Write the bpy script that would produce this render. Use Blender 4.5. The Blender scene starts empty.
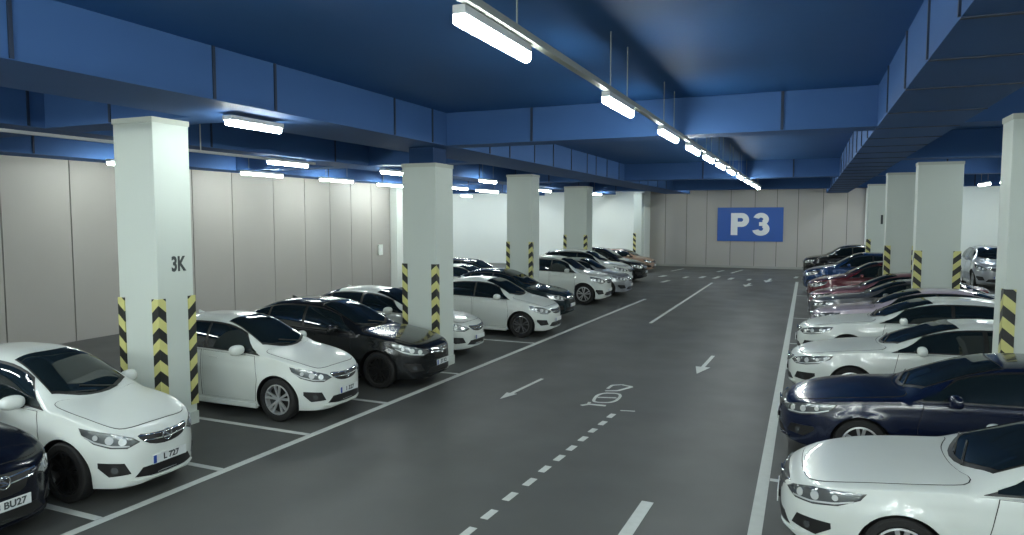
import bpy, bmesh, math, random
from mathutils import Vector, Matrix
from mathutils.bvhtree import BVHTree
random.seed(7)
C = bpy.context.scene.collection
PI = math.pi

# ------------------------------------------------------------------ materials
MATS = {}
def mat(name, col, rough=.5, metal=0., coat=0., spec=.5, bump=0., bscale=20., emit=0., ecol=None, var=0., vscale=3., coatr=.05):
    if name in MATS: return MATS[name]
    m = bpy.data.materials.new(name); m.use_nodes = True
    nt = m.node_tree; b = nt.nodes['Principled BSDF']
    b.inputs['Base Color'].default_value = (*col, 1)
    b.inputs['Roughness'].default_value = rough
    b.inputs['Metallic'].default_value = metal
    b.inputs['Coat Weight'].default_value = coat
    b.inputs['Coat Roughness'].default_value = coatr
    b.inputs['Specular IOR Level'].default_value = spec
    if emit:
        b.inputs['Emission Color'].default_value = (*(ecol or col), 1)
        b.inputs['Emission Strength'].default_value = emit
    tc = nt.nodes.new('ShaderNodeTexCoord')
    nz = nt.nodes.new('ShaderNodeTexNoise'); nz.inputs['Scale'].default_value = vscale
    nz.inputs['Detail'].default_value = 5
    nt.links.new(tc.outputs['Object'], nz.inputs['Vector'])
    mx = nt.nodes.new('ShaderNodeMix'); mx.data_type = 'RGBA'
    v = var or .03
    mx.inputs[6].default_value = (*[c*(1-v) for c in col], 1)
    mx.inputs[7].default_value = (*[min(1, c*(1+v)) for c in col], 1)
    nt.links.new(nz.outputs['Fac'], mx.inputs[0]); nt.links.new(mx.outputs[2], b.inputs['Base Color'])
    if bump:
        n2 = nt.nodes.new('ShaderNodeTexNoise'); n2.inputs['Scale'].default_value = bscale
        nt.links.new(tc.outputs['Object'], n2.inputs['Vector'])
        bp = nt.nodes.new('ShaderNodeBump'); bp.inputs['Strength'].default_value = bump; bp.inputs['Distance'].default_value = .02
        nt.links.new(n2.outputs['Fac'], bp.inputs['Height']); nt.links.new(bp.outputs['Normal'], b.inputs['Normal'])
    MATS[name] = m
    return m

def floor_mat():
    m = mat('floor_epoxy', (.072, .075, .071), .5, spec=.32, var=.12, vscale=.35)
    nt = m.node_tree; b = nt.nodes['Principled BSDF']
    tc = nt.nodes['Texture Coordinate']
    n = nt.nodes.new('ShaderNodeTexNoise'); n.inputs['Scale'].default_value = .9; n.inputs['Detail'].default_value = 8
    nt.links.new(tc.outputs['Object'], n.inputs['Vector'])
    mr = nt.nodes.new('ShaderNodeMapRange'); mr.inputs['To Min'].default_value = .40; mr.inputs['To Max'].default_value = .62
    nt.links.new(n.outputs['Fac'], mr.inputs['Value']); nt.links.new(mr.outputs['Result'], b.inputs['Roughness'])
    n3 = nt.nodes.new('ShaderNodeTexNoise'); n3.inputs['Scale'].default_value = 60
    nt.links.new(tc.outputs['Object'], n3.inputs['Vector'])
    bp = nt.nodes.new('ShaderNodeBump'); bp.inputs['Strength'].default_value = .08; bp.inputs['Distance'].default_value = .01
    nt.links.new(n3.outputs['Fac'], bp.inputs['Height']); nt.links.new(bp.outputs['Normal'], b.inputs['Normal'])
    return m

def hazard_mat():
    m = bpy.data.materials.new('hazard_stripes'); m.use_nodes = True
    nt = m.node_tree; b = nt.nodes['Principled BSDF']; b.inputs['Roughness'].default_value = .45
    uv = nt.nodes.new('ShaderNodeUVMap'); sp = nt.nodes.new('ShaderNodeSeparateXYZ')
    nt.links.new(uv.outputs['UV'], sp.inputs[0])
    ad = nt.nodes.new('ShaderNodeMath'); ad.operation = 'ADD'
    nt.links.new(sp.outputs['X'], ad.inputs[0]); nt.links.new(sp.outputs['Y'], ad.inputs[1])
    dv = nt.nodes.new('ShaderNodeMath'); dv.operation = 'DIVIDE'; dv.inputs[1].default_value = .36
    nt.links.new(ad.outputs[0], dv.inputs[0])
    fr = nt.nodes.new('ShaderNodeMath'); fr.operation = 'FRACT'; nt.links.new(dv.outputs[0], fr.inputs[0])
    gt = nt.nodes.new('ShaderNodeMath'); gt.operation = 'GREATER_THAN'; gt.inputs[1].default_value = .5
    nt.links.new(fr.outputs[0], gt.inputs[0])
    mx = nt.nodes.new('ShaderNodeMix'); mx.data_type = 'RGBA'
    mx.inputs[6].default_value = (.56, .54, .20, 1); mx.inputs[7].default_value = (.012, .013, .012, 1)
    nt.links.new(gt.outputs[0], mx.inputs[0]); nt.links.new(mx.outputs[2], b.inputs['Base Color'])
    return m

M_FLOOR = floor_mat()
M_PAINT = mat('road_paint', (.50, .53, .50), .6, var=.12, vscale=9)
M_CEIL = mat('ceiling_blue', (.021, .088, .245), .6, spec=.25, var=.08, vscale=.6, bump=.1, bscale=3)
M_BEAM = mat('beam_blue', (.052, .124, .305), .7, spec=.15, var=.06, vscale=.8)
M_DROP = mat('drop_blue', (.016, .045, .12), .7, spec=.15)
M_JOINT = mat('joint_dark', (.008, .022, .055), .6)
M_WALLG = mat('wall_panel_grey', (.37, .355, .325), .55, var=.06, vscale=.5)
M_WGAP = mat('wall_gap', (.10, .10, .095), .8)
M_WALLW = mat('wall_white', (.74, .775, .73), .6, var=.03, vscale=.5)
M_COL = mat('column_white', (.53, .58, .535), .55, var=.03, vscale=1.2, bump=.05, bscale=8)
M_COLG = mat('column_cap_grey', (.42, .45, .40), .6)
M_HAZ = hazard_mat()
M_INK = mat('stencil_ink', (.04, .05, .05), .6)
M_SIGN = mat('sign_blue', (.012, .085, .36), .4)
M_SIGNW = mat('sign_white', (.80, .82, .82), .45)
M_HOUSE = mat('lamp_housing', (.55, .57, .58), .4)
M_TRUNK = mat('trunking_grey', (.30, .31, .28), .5)
M_LAMP = mat('lamp_diffuser', (1, 1, 1), .4, emit=80.0, ecol=(.91, 1.0, .96))
M_WHITE = mat('car_white', (.60, .635, .60), .3, coat=.7, spec=.4)
M_BLACK = mat('car_black', (.006, .007, .008), .2, coat=.55, spec=.3, coatr=.08)
M_NAVY = mat('car_navy', (.004, .008, .026), .2, coat=.55, spec=.3, coatr=.08)
M_INKY = mat('car_blue_black', (.003, .004, .009), .2, coat=.4, spec=.25, coatr=.08)
M_BLUE = mat('car_blue', (.012, .042, .125), .25, coat=1., metal=.3)
M_RED = mat('car_red', (.10, .018, .024), .25, coat=1., metal=.2)
M_MAUVE = mat('car_mauve', (.20, .088, .105), .28, coat=1., metal=.3)
M_GREY = mat('car_grey', (.10, .10, .105), .28, coat=1., metal=.4)
M_LILAC = mat('car_lilac', (.44, .38, .44), .28, coat=1., metal=.2)
M_SILVER = mat('car_silver', (.36, .38, .40), .28, coat=1., metal=.4)
M_TEAL = mat('car_dark_teal', (.012, .022, .026), .2, coat=.55, spec=.3, coatr=.08)
M_GLASS = mat('tinted_glass', (.007, .012, .014), .04, spec=.65)
M_TRIM = mat('black_trim', (.008, .008, .008), .45)
M_GAP = mat('panel_gap', (.02, .02, .02), .9)
M_CHROME = mat('chrome', (.72, .74, .74), .12, metal=1.)
M_RUB = mat('tyre_rubber', (.007, .007, .007), .75, bump=.2, bscale=60)
M_RIM = mat('alloy_rim', (.52, .53, .53), .35, metal=.6)
M_LENS = mat('headlight_glass', (.11, .12, .125), .1, metal=.5, coat=1.)
M_LBULB = mat('headlight_reflector', (.85, .88, .88), .15, metal=.6)
M_TAIL = mat('tail_lamp_red', (.30, .01, .01), .15, coat=1.)
M_PLATE = mat('plate_white', (.62, .65, .64), .45)
M_EUBL = mat('plate_band_blue', (.01, .05, .28), .45)
M_ORANGE = mat('car_tan', (.30, .19, .13), .3, coat=1.)

# ------------------------------------------------------------------ mesh helpers
def link(name, me, parent=None):
    o = bpy.data.objects.new(name, me); C.objects.link(o)
    if parent is not None: o.parent = parent
    return o

def to_mesh(name, bm, mats, smooth=None):
    me = bpy.data.meshes.new(name)
    if smooth is not None:
        for f in bm.faces: f.smooth = True
        for e in bm.edges:
            if len(e.link_faces) == 2 and e.calc_face_angle(0) > smooth: e.smooth = False
    bm.to_mesh(me); bm.free()
    for m in (mats if isinstance(mats, (list, tuple)) else [mats]): me.materials.append(m)
    return me

def obj(name, bm, mats, parent=None, smooth=None):
    return link(name, to_mesh(name, bm, mats, smooth), parent)

def box(bm, x0, x1, y0, y1, z0, z1, mi=0, bev=0.):
    vs = [bm.verts.new((x, y, z)) for x in (x0, x1) for y in (y0, y1) for z in (z0, z1)]
    idx = [(0,1,3,2), (4,6,7,5), (0,4,5,1), (2,3,7,6), (0,2,6,4), (1,5,7,3)]
    fs = [bm.faces.new([vs[i] for i in q]) for q in idx]
    for f in fs: f.material_index = mi
    if bev:
        es = list({e for f in fs for e in f.edges})
        r = bmesh.ops.bevel(bm, geom=es, offset=bev, segments=2, affect='EDGES', profile=.6)
        for f in r['faces']: f.material_index = mi
    return vs

def cyl(bm, p0, p1, r, seg=16, r2=None, mi=0):
    p0, p1 = Vector(p0), Vector(p1); d = (p1 - p0)
    mtx = Matrix.Translation((p0+p1)/2) @ d.to_track_quat('Z', 'Y').to_matrix().to_4x4()
    r_ = bmesh.ops.create_cone(bm, cap_ends=True, segments=seg, radius1=r, radius2=r if r2 is None else r2, depth=d.length, matrix=mtx)
    for v in r_['verts']:
        for f in v.link_faces: f.material_index = mi

def props(o, label=None, cat=None, group=None, kind=None):
    if label: o['label'] = label
    if cat: o['category'] = cat
    if group: o['group'] = group
    if kind: o['kind'] = kind
    return o

def thing(name, label, cat, loc=(0,0,0), rz=0., group=None):
    o = bpy.data.objects.new(name, None); C.objects.link(o); o.empty_display_size = .3
    o.location = loc; o.rotation_euler = (0, 0, rz)
    return props(o, label, cat, group)

def struct(name, bm, mats, smooth=None, label=None):
    o = obj(name, bm, mats, None, smooth); o['kind'] = 'structure'
    if label: o['label'] = label
    return o

def text_mesh(name, s, size, mt, bold=.0, depth=.004, parent=None):
    cu = bpy.data.curves.new('t_'+name, 'FONT'); cu.body = s; cu.size = size; cu.offset = bold; cu.extrude = depth
    cu.align_x = 'CENTER'; cu.align_y = 'CENTER'; cu.resolution_u = 6
    t = bpy.data.objects.new('t', cu); C.objects.link(t)
    dg = bpy.context.evaluated_depsgraph_get(); dg.update()
    me = bpy.data.meshes.new_from_object(t.evaluated_get(dg))
    bpy.data.objects.remove(t); bpy.data.curves.remove(cu)
    me.name = name; me.materials.clear(); me.materials.append(mt)
    return link(name, me, parent)

# ------------------------------------------------------------------ the hall
Z_B = 5.22      # underside of the beams
Z_C = 5.95      # ceiling
bm = bmesh.new(); box(bm, -36, 12.3, -10, 52.6, -.2, 0); struct('floor', bm, M_FLOOR)
bm = bmesh.new(); box(bm, -36, 12.3, -10, 52.6, Z_C, Z_C+.2); struct('ceiling', bm, M_CEIL)

def panel_wall(name, axis, pos, cuts, z0, z1, thick, inward, mats=(M_WALLG, M_WGAP)):
    """panels between the cuts with thin dark joints; axis 'x' = wall plane x=pos"""
    bm = bmesh.new(); g = .018
    def bx(a0, a1, d0, d1, mi, za=z0, zb=z1):
        lo, hi = sorted((pos + inward*d0, pos + inward*d1))
        if axis == 'x': box(bm, lo, hi, a0, a1, za, zb, mi)
        else: box(bm, a0, a1, lo, hi, za, zb, mi)
    bx(cuts[0], cuts[-1], -thick, 0, 1)
    for a, b in zip(cuts[:-1], cuts[1:]): bx(a+g, b-g, 0, .035, 0)
    return struct(name, bm, list(mats))
panel_wall('wall_left', 'x', -19.55, [-10, -7, -4.4, -1.8, .9, 3.6, 6.4, 9.2, 11.76, 13.66, 16.15, 18.0, 19.81, 21.97, 23.84, 25.53, 27.08, 28.71, 30.4], 0, Z_C, .3, 1)
panel_wall('wall_far', 'y', 52.04, [-10.9, -9.67, -8.14, -6.72, -5.06, -3.44, -1.99, -.63, .94, 2.41, 3.6], 0, Z_C, .3, -1)
bm = bmesh.new(); box(bm, -36, -10.95, 50.0, 50.3, 0, Z_C); box(bm, -10.95, -10.8, 50.0, 52.2, 0, Z_C); struct('wall_far_left', bm, M_WALLW)
bm = bmesh.new(); box(bm, 3.5, 12.3, 51.8, 52.1, 0, Z_C); struct('wall_far_right', bm, M_WALLW)
bm = bmesh.new(); box(bm, 12.0, 12.3, -10, 52, 0, Z_C); struct('wall_right', bm, M_WALLW)
bm = bmesh.new(); box(bm, -36, 12.3, -10.3, -10, 0, Z_C); struct('wall_back', bm, M_WALLW)
bm = bmesh.new(); box(bm, -36.3, -36, 20, 50.3, 0, Z_C); box(bm, -36, -19.55, 20, 20.3, 0, Z_C); struct('wall_far_bay', bm, M_WALLW)
bm = bmesh.new(); box(bm, -19.9, -19.15, 30.42, 31.1, 0, Z_C); struct('trim_1', bm, M_WALLW)
bm = bmesh.new(); box(bm, -10.5, 3.5, 51.93, 51.99, 0, .16); struct('baseboard_far', bm, M_TRUNK)
# switch plate on the left wall
t = thing('switch_box', 'small pale rectangular box on the grey panel wall left of the second pillar', 'switch box', (-19.5, 29.4, 1.98))
bm = bmesh.new(); box(bm, 0, .06, -.18, .18, -.26, .26, bev=.012); obj('box_body', bm, M_WALLW, t)
bm = bmesh.new(); box(bm, .06, .075, -.06, .06, -.08, .08, bev=.004); obj('rocker', bm, M_SIGNW, t)

def joints_y(x, ys, z0, z1, bm, w=.045, d=.02, side=1):
    for y in ys:
        lo, hi = sorted((x, x + side*d)); box(bm, lo, hi, y-w/2, y+w/2, z0, z1, 1)

def beam_y(name, x0, x1, y0, y1, z0, z1, joints, label=None, under=None):
    bm = bmesh.new(); box(bm, x0, x1, y0, y1, z0, z1, 0)
    joints_y(x1, joints, z0+.01, z1, bm, side=1); joints_y(x0, joints, z0+.01, z1, bm, side=-1)
    for y in (under or []): box(bm, x0, x1, y-.03, y+.03, z0-.012, z0, 1)
    return struct(name, bm, [M_BEAM, M_JOINT], label=label)
def beam_x(name, y0, y1, x0, x1, z0, z1, joints):
    bm = bmesh.new(); box(bm, x0, x1, y0, y1, z0, z1, 0)
    for x in joints: box(bm, x-.025, x+.025, y0-.02, y0, z0+.01, z1, 1)
    return struct(name, bm, [M_BEAM, M_JOINT])
JA = [-6, -3, 0, 2.4, 4.77, 7.46, 8.67, 12.06, 13.58, 16.59, 17.9, 19.8, 21.49, 23.35, 25.24, 26.43, 28.03, 30, 32, 34, 36, 38.5, 41, 43.5, 46]
beam_y('ceiling_beam', -9.3, -7.62, -10, 50, Z_B, Z_C, JA)
beam_y('ceiling_beam', -14.2, -12.9, -10, 50, Z_B, Z_C, [-4, 0, 4, 8.32, 12.5, 17.16, 19.58, 23, 27, 31, 36, 41])
beam_y('ceiling_beam', -19.5, -18.4, -10, 50, Z_B, Z_C, [-4, 0, 4, 8, 11.96, 16, 20, 24, 28, 32, 37, 42])
RB = [-2, 1, 3.4, 5.2, 6.8, 8.48, 10.29, 12.5, 14.6, 16.4, 18.2, 20, 21.8, 23.6, 25.4, 27.2, 29, 31.4, 33.8, 36, 38.5, 41, 44, 47]
beam_y('ceiling_beam', 1.1, 2.42, -10, 52, Z_B, Z_C, RB, under=RB)
for y, b, js in ((14.25, 14.95, [-5.55, -.5]), (31.0, 31.7, [-4.2, -.6]), (43.4, 44.2, [])):
    beam_x('cross_beam', y, b, -7.62, 1.1, Z_B+.005, Z_C, js)
for y in (8.62, 18.9, 31.0, 43.4):
    beam_x('cross_beam', y, y+.7, -36 if y > 31 else -19.5, -9.3, Z_B+.005, Z_C, [-11.2, -15.4])
for y in (14.25, 22.3, 31.0, 43.4):
    beam_x('cross_beam', y, y+.7, 2.42, 12, Z_B+.005, Z_C, [4.8, 8])

# ------------------------------------------------------------------ columns
def guard(par, cx, cy, sx, sy, z0, z1, w=.13):
    """L-shaped hazard strip wrapped round the corner (cx,cy); sx,sy = outward directions"""
    bm = bmesh.new(); uvl = bm.loops.layers.uv.new('UVMap'); t = .02
    # outline in plan
    pts = [(-w, t, w), (t, t, 0), (t, -w, w), (0, -w, w), (0, 0, 0), (-w, 0, w)]
    P = [(cx + sx*a, cy + sy*b, u) for a, b, u in pts]
    lo = [bm.verts.new((x, y, z0)) for x, y, u in P]; hi = [bm.verts.new((x, y, z1)) for x, y, u in P]
    def face(ids):
        f = bm.faces.new([v for v, u in ids])
        for l, (v, u) in zip(f.loops, ids): l[uvl].uv = (u, v.co.z - z0)
    n = len(P)
    for i in range(n):
        j = (i+1) % n
        face([(lo[i], P[i][2]), (lo[j], P[j][2]), (hi[j], P[j][2]), (hi[i], P[i][2])])
    for ring in (lo, hi):
        face([(ring[0], w), (ring[1], 0), (ring[4], 0), (ring[5], w)])
        face([(ring[1], 0), (ring[2], w), (ring[3], w), (ring[4], 0)])
    bmesh.ops.recalc_face_normals(bm, faces=bm.faces)
    return obj('corner_guard', bm, M_HAZ, par)

def column(x0, x1, y0, y1, ztop, label, gz=(.35, 2.25), gw=.13, corners=((1,-1),(-1,-1),(1,1))):
    cx, cy = (x0+x1)/2, (y0+y1)/2; hx, hy = (x1-x0)/2, (y1-y0)/2
    t = thing('column', label, 'column', (cx, cy, 0))
    bm = bmesh.new(); box(bm, -hx, hx, -hy, hy, 0, ztop, 0, bev=.015); obj('shaft', bm, M_COL, t)
    bm = bmesh.new(); box(bm, -hx-.012, hx+.012, -hy-.012, hy+.012, ztop-.09, ztop-.001); obj('cap_band', bm, M_COLG, t)
    bm = bmesh.new(); box(bm, -hx-.02, hx+.02, -hy-.02, hy+.02, 0, .22, bev=.01); obj('plinth', bm, M_COL, t)
    for sx, sy in corners: guard(t, sx*hx, sy*hy, sx, sy, gz[0], gz[1], gw)
    if ztop < Z_B - .05:
        bm = bmesh.new(); box(bm, -hx+.12, hx-.12, -hy+.12, hy-.12, ztop, Z_B-.001); obj('drop_panel', bm, M_DROP, t)
    return t
c1 = column(-10.68, -9.78, 8.26, 8.98, Z_B, 'white square pillar marked 3K beside the nearest white hatchback', gw=.13)
tx = text_mesh('stencil_number', '3K', .34, M_INK, .012, .002, c1)
tx.location = (.452, .06, 2.80); tx.rotation_euler = (PI/2, 0, PI/2); tx.scale = (.72, 1, 1)
column(-8.84, -7.95, 14.3, 15.16, 4.85, 'white pillar by the nose of the black sedan in the left row', gz=(.5, 2.5), gw=.12, corners=((1,-1),(-1,-1)))
column(-10.72, -9.68, 24.9, 25.7, Z_B, 'white pillar behind the dark teal sedan in the left row', gz=(.5, 2.65), gw=.13, corners=((1,-1),(-1,-1)))
column(-12.0, -10.75, 35.6, 36.7, Z_B, 'white pillar behind the white suv in the left row', gz=(.5, 2.65), gw=.15, corners=((1,-1),(-1,-1)))
column(-10.95, -10.4, 47.3, 48.1, Z_B, 'white pier at the far end of the left row, nearest the P3 wall', gz=(.4, 2.5), gw=.17, corners=((-1,-1),))
column(2.93, 4.0, 13.3, 13.95, Z_B, 'cut-off white pillar at the right edge of the photo', gz=(.4, 2.45), gw=.15, corners=((-1,-1),(1,-1)))
column(2.98, 4.14, 23.95, 24.5, Z_B, 'second pillar in the right row, wide with two striped corners in view', gz=(.4, 2.6), gw=.18, corners=((-1,-1),(1,-1)))
r3 = column(2.66, 3.7, 29.2, 29.8, Z_B, 'third white pillar in the right row, partly behind the second', gz=(.4, 2.55), gw=.18, corners=((-1,-1),(1,-1)))
r4 = column(2.72, 3.75, 38.9, 39.6, Z_B, 'farthest white pillar in the right row, against the far wall', gz=(.4, 2.5), gw=.18, corners=((-1,-1),(1,-1)))
tx = text_mesh('stencil_number', '1', .6, M_INK, .02, .002, r4); tx.location = (.12, -.353, 3.45); tx.rotation_euler = (PI/2, 0, 0)

# ------------------------------------------------------------------ P3 sign
sg = thing('parking_sign', 'large blue rectangular sign reading P3 on the far wall', 'sign', (-3.76, 51.99, 3.08))
bm = bmesh.new(); box(bm, -2.2, 2.2, -.05, 0, -1.19, 1.19, bev=.01); obj('sign_panel', bm, M_SIGN, sg)
def extr(bm, loops, y0, y1):
    """loops: outer (and inner) polylines in xz, extruded between y0 and y1 as quads between matching points"""
    a, b = loops
    n = len(a)
    V = [[[bm.verts.new((p[0], y, p[1])) for p in l] for y in (y0, y1)] for l in (a, b)]
    closed = loops[0][0] == loops[0][-1]
    for i in range(n-1):
        for k, y in enumerate((y0, y1)):
            bm.faces.new((V[0][k][i], V[0][k][i+1], V[1][k][i+1], V[1][k][i]))
        for l in range(2):
            bm.faces.new((V[l][0][i], V[l][0][i+1], V[l][1][i+1], V[l][1][i]))
    if not closed:
        for i in (0, n-1):
            bm.faces.new((V[0][0][i], V[0][1][i], V[1][1][i], V[1][0][i]))
bm = bmesh.new()
box(bm, -1.27, -.82, -.075, -.051, -.76, .80)
n = 18
out = [(-1.0, .80)] + [(-.55 + .50*math.cos(a), .31 + .49*math.sin(a)) for a in [PI/2 - PI*i/n for i in range(n+1)]] + [(-1.0, -.18)]
inn = [(-1.0, .45)] + [(-.58 + .13*math.cos(a), .32 + .13*math.sin(a)) for a in [PI/2 - PI*i/n for i in range(n+1)]] + [(-1.0, .19)]
extr(bm, (out, inn), -.0755, -.0515)
bmesh.ops.recalc_face_normals(bm, faces=bm.faces); obj('letter', bm, M_SIGNW, sg)
bm = bmesh.new(); cx = .74
def arc(c, r, a0, a1, n, sx=1.): return [(c[0] + sx*r*math.cos(a0+(a1-a0)*i/n), c[1] + r*math.sin(a0+(a1-a0)*i/n)) for i in range(n+1)]
o1 = arc((cx, .36), .45, 2.85, -1.1, 16, 1.15); i1 = arc((cx, .36), .12, 2.85, -1.1, 16, 1.2)
extr(bm, (o1, i1), -.0755, -.0515)
o2 = arc((cx, -.31), .48, 1.1, -2.9, 16, 1.2); i2 = arc((cx, -.31), .13, 1.1, -2.9, 16, 1.2)
extr(bm, (o2, i2), -.076, -.052)
box(bm, cx-.12, cx+.25, -.075, -.051, -.10, .16)
bmesh.ops.recalc_face_normals(bm, faces=bm.faces); obj('digit', bm, M_SIGNW, sg)

# ------------------------------------------------------------------ floor markings
def flat(name, polys, parent=None, z=.004, label=None, cat=None, group=None):
    bm = bmesh.new()
    for p in polys:
        lo = [bm.verts.new((x, y, .0005)) for x, y in p]; hi = [bm.verts.new((x, y, z)) for x, y in p]
        bm.faces.new(hi); bm.faces.new(lo[::-1])
        for i in range(len(p)):
            j = (i+1) % len(p); bm.faces.new((lo[i], lo[j], hi[j], hi[i]))
    bmesh.ops.recalc_face_normals(bm, faces=bm.faces)
    o = obj(name, bm, M_PAINT, parent)
    return props(o, label, cat, group)
def strip(a, b, w):
    a, b = Vector(a), Vector(b); d = (b-a).normalized(); n = Vector((-d.y, d.x))*w/2
    return [tuple(a-n), tuple(b-n), tuple(b+n), tuple(a+n)]
LX = lambda y: -7.885 + .0456*y
flat('edge_line', [strip((LX(1), 1), (LX(30.5), 30.5), .13)], label='long white line along the noses of the left row', cat='road marking')
flat('edge_line', [strip((-.46, 0), (-.46, 41.8), .15)], label='long white line along the noses of the right row', cat='road marking')
bl = ['white bay line between the black car at the left edge and the nearest white hatchback', 'white bay line between the nearest white hatchback and the 3K pillar', 'white bay line between the 3K pillar and the second white hatchback', 'white bay line between the second white hatchback and the black sedan', 'white bay line passing the foot of the second pillar', 'white bay line on the near side of the white alloy-wheeled hatchback']
for y, l in zip((5.57, 7.38, 9.17, 11.35, 14.15, 18.5), bl):
    flat('bay_line', [strip((LX(y)-.075, y), (-13.2, y+.05), .10)], label=l, cat='road marking', group='bay lines of the left row')
for y, l in zip((10.02, 13.7, 17.7, 21.3, 26.75, 34.5), ('white bay line before the navy sedan', 'white bay line beyond the navy sedan', 'white bay line between the two white sedans beyond the navy one', 'white bay line before the lilac sedan', 'white bay line before the mauve sedan', 'white bay line beyond the mauve sedan')):
    flat('bay_line', [strip((-.38, y), (4.8, y), .10)], label=l + ' in the right row', cat='road marking', group='bay lines of the right row')
t = thing('dashed_line', 'line of short white dashes down the left of the driving lane', 'road marking', (-3.35, 9.8, 0))
for x, y, l in ((-3.50, 6.95, .30), (-3.47, 7.5, .28), (-3.45, 8.1, .28), (-3.40, 8.66, .28), (-3.38, 9.2, .26), (-3.34, 9.72, .26), (-3.31, 10.22, .24), (-3.28, 10.73, .24), (-3.26, 11.22, .22), (-3.22, 11.7, .24), (-3.2, 12.2, .26)):
    flat('dash', [strip((x+3.35, y-l/2-9.8), (x+3.37, y+l/2-9.8), .10)], t)
def smooth_arrow(p, q, w, hw, hl):
    p, q = Vector(p), Vector(q); d = (q-p).normalized(); n = Vector((-d.y, d.x))
    k = q - d*hl
    return [tuple(p-n*w/2), tuple(k-n*w/2), tuple(k-n*hw/2), tuple(q), tuple(k+n*hw/2), tuple(k+n*w/2), tuple(p+n*w/2)]
flat('lane_arrow', [smooth_arrow((-5.36, 14.45), (-5.53, 12.5), .08, .24, .5)], label='white arrow left of the painted letters, pointing to the camera', cat='road marking')
flat('lane_arrow', [smooth_arrow((-2.17, 18.6), (-2.26, 16.3), .09, .34, .8)], label='white arrow in the right half of the lane, pointing to the camera', cat='road marking')
flat('lane_line', [strip((-1.86, 6.3), (-1.77, 8.62), .15)], label='thick short white line at the bottom edge of the photo', cat='road marking')
flat('lane_line', [strip((-4.84, 23.6), (-4.74, 39.5), .11)], label='long thin white centre line in the far half of the lane', cat='road marking')
flat('lane_line', [strip((-3.02, 12.63), (-2.86, 12.66), .05), strip((-3.12, 12.6), (-3.02, 12.63), .05)], label='tiny crosswise white tick beside the end of the dashes', cat='road marking')
# painted letters, traced strokes on the floor
t = thing('floor_lettering', 'white painted sideways letters on the lane, like Y 0 0 and a triangle', 'road marking', (-3.55, 13.4, 0))
def poly_strokes(pts, w, closed=False):
    P = [(x+3.55, y-13.4) for x, y in pts]
    if closed: P.append(P[0])
    return [strip(a, b, w) for a, b in zip(P[:-1], P[1:])]
def smooth_closed(pts, it=2):
    for _ in range(it):
        q = []
        for i in range(len(pts)):
            a, b = pts[i], pts[(i+1) % len(pts)]
            q += [(.75*a[0]+.25*b[0], .75*a[1]+.25*b[1]), (.25*a[0]+.75*b[0], .25*a[1]+.75*b[1])]
        pts = q
    return pts
flat('letter', poly_strokes([(-3.90, 12.66), (-3.80, 12.80), (-3.46, 12.82)], .075) + poly_strokes([(-3.8, 12.80), (-3.82, 12.95)], .06), t)
flat('letter', poly_strokes(smooth_closed([(-3.80, 13.08), (-3.84, 13.70), (-3.48, 13.86), (-3.36, 13.62), (-3.38, 13.10), (-3.68, 12.98)]), .06, True) + poly_strokes([(-3.78, 13.37), (-3.42, 13.47)], .06), t)
flat('letter', poly_strokes([(-3.78, 13.94), (-3.54, 14.05), (-3.34, 14.49), (-3.60, 14.60), (-3.77, 14.46), (-3.78, 14.14)], .065), t)
fm = [((-8.3, 47.0), (-7.9, 49.6), .16, 'long faint mark nearest the left pier'), ((-8.15, 42.3), (-8.0, 43.3), .30, 'dash, upper of the pair at the left'), ((-7.36, 38.7), (-7.2, 40.0), .22, 'dash, lower of the pair at the left'),
      ((-6.68, 42.0), (-6.60, 43.0), .22, 'third mark from the left in the far row'), ((-5.78, 42.4), (-5.7, 43.6), .26, 'fourth mark from the left in the far row'), ((-5.0, 42.3), (-4.85, 43.8), .22, 'mark at the end of the thin centre line'),
      ((-4.1, 42.0), (-4.0, 43.2), .24, 'mark under the left edge of the P3 sign'), ((-3.05, 41.8), (-3.0, 42.8), .2, 'mark above the lower right arrow'), ((-4.45, 46.8), (-4.0, 50.0), .14, 'longer faint line close to the wall'),
      ((-5.4, 47.6), (-5.15, 49.0), .2, 'faint dash close to the wall'), ((-.6, 44.4), (-.5, 45.6), .2, 'mark in line with the right edge line')]
for a, b, w, l in fm:
    flat('far_marking', [strip(a, b, w)], label='small white ' + l + ' on the distant floor', cat='road marking', group='small marks on the distant floor')
flat('lane_arrow', [smooth_arrow((-2.80, 40.0), (-2.90, 37.9), .14, .5, 1.1)], label='small distant arrow below the P3 sign, lower one', cat='road marking')
flat('lane_arrow', [smooth_arrow((-1.9, 43.4), (-2.05, 40.9), .14, .5, 1.2)], label='small distant arrow right of the P3 sign', cat='road marking')

# ------------------------------------------------------------------ lamps
def lamp_parts(hw_):
    L = 1.5
    h = bmesh.new()
    box(h, -hw_, hw_, -L/2, L/2, .047, .12, bev=.01)
    d = bmesh.new(); n = 12; prof = [(.048*math.cos(a), -.04*math.sin(a)) for a in [PI*i/n for i in range(n+1)]]
    prof = [(.048, .045)] + prof + [(-.048, .045)]
    rings = [[d.verts.new((x, y, z)) for x, z in prof] for y in (-L/2+.003, L/2-.003)]
    m = len(prof)
    for i in range(m):
        j = (i+1) % m; d.faces.new((rings[0][i], rings[0][j], rings[1][j], rings[1][i]))
    d.faces.new(rings[0]); d.faces.new(rings[1][::-1])
    bmesh.ops.recalc_face_normals(d, faces=d.faces)
    return to_mesh('housing', h, M_HOUSE), to_mesh('diffuser', d, M_LAMP, .6)
LH, LD = lamp_parts(.055); LW, LD = lamp_parts(.10)
LZ = 5.05
def rod_mesh():
    bm = bmesh.new(); cyl(bm, (0, 0, .195), (0, 0, Z_C-LZ-.001), .008, 8); return to_mesh('hanging_rod', bm, M_TRUNK)
LR = rod_mesh()
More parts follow.
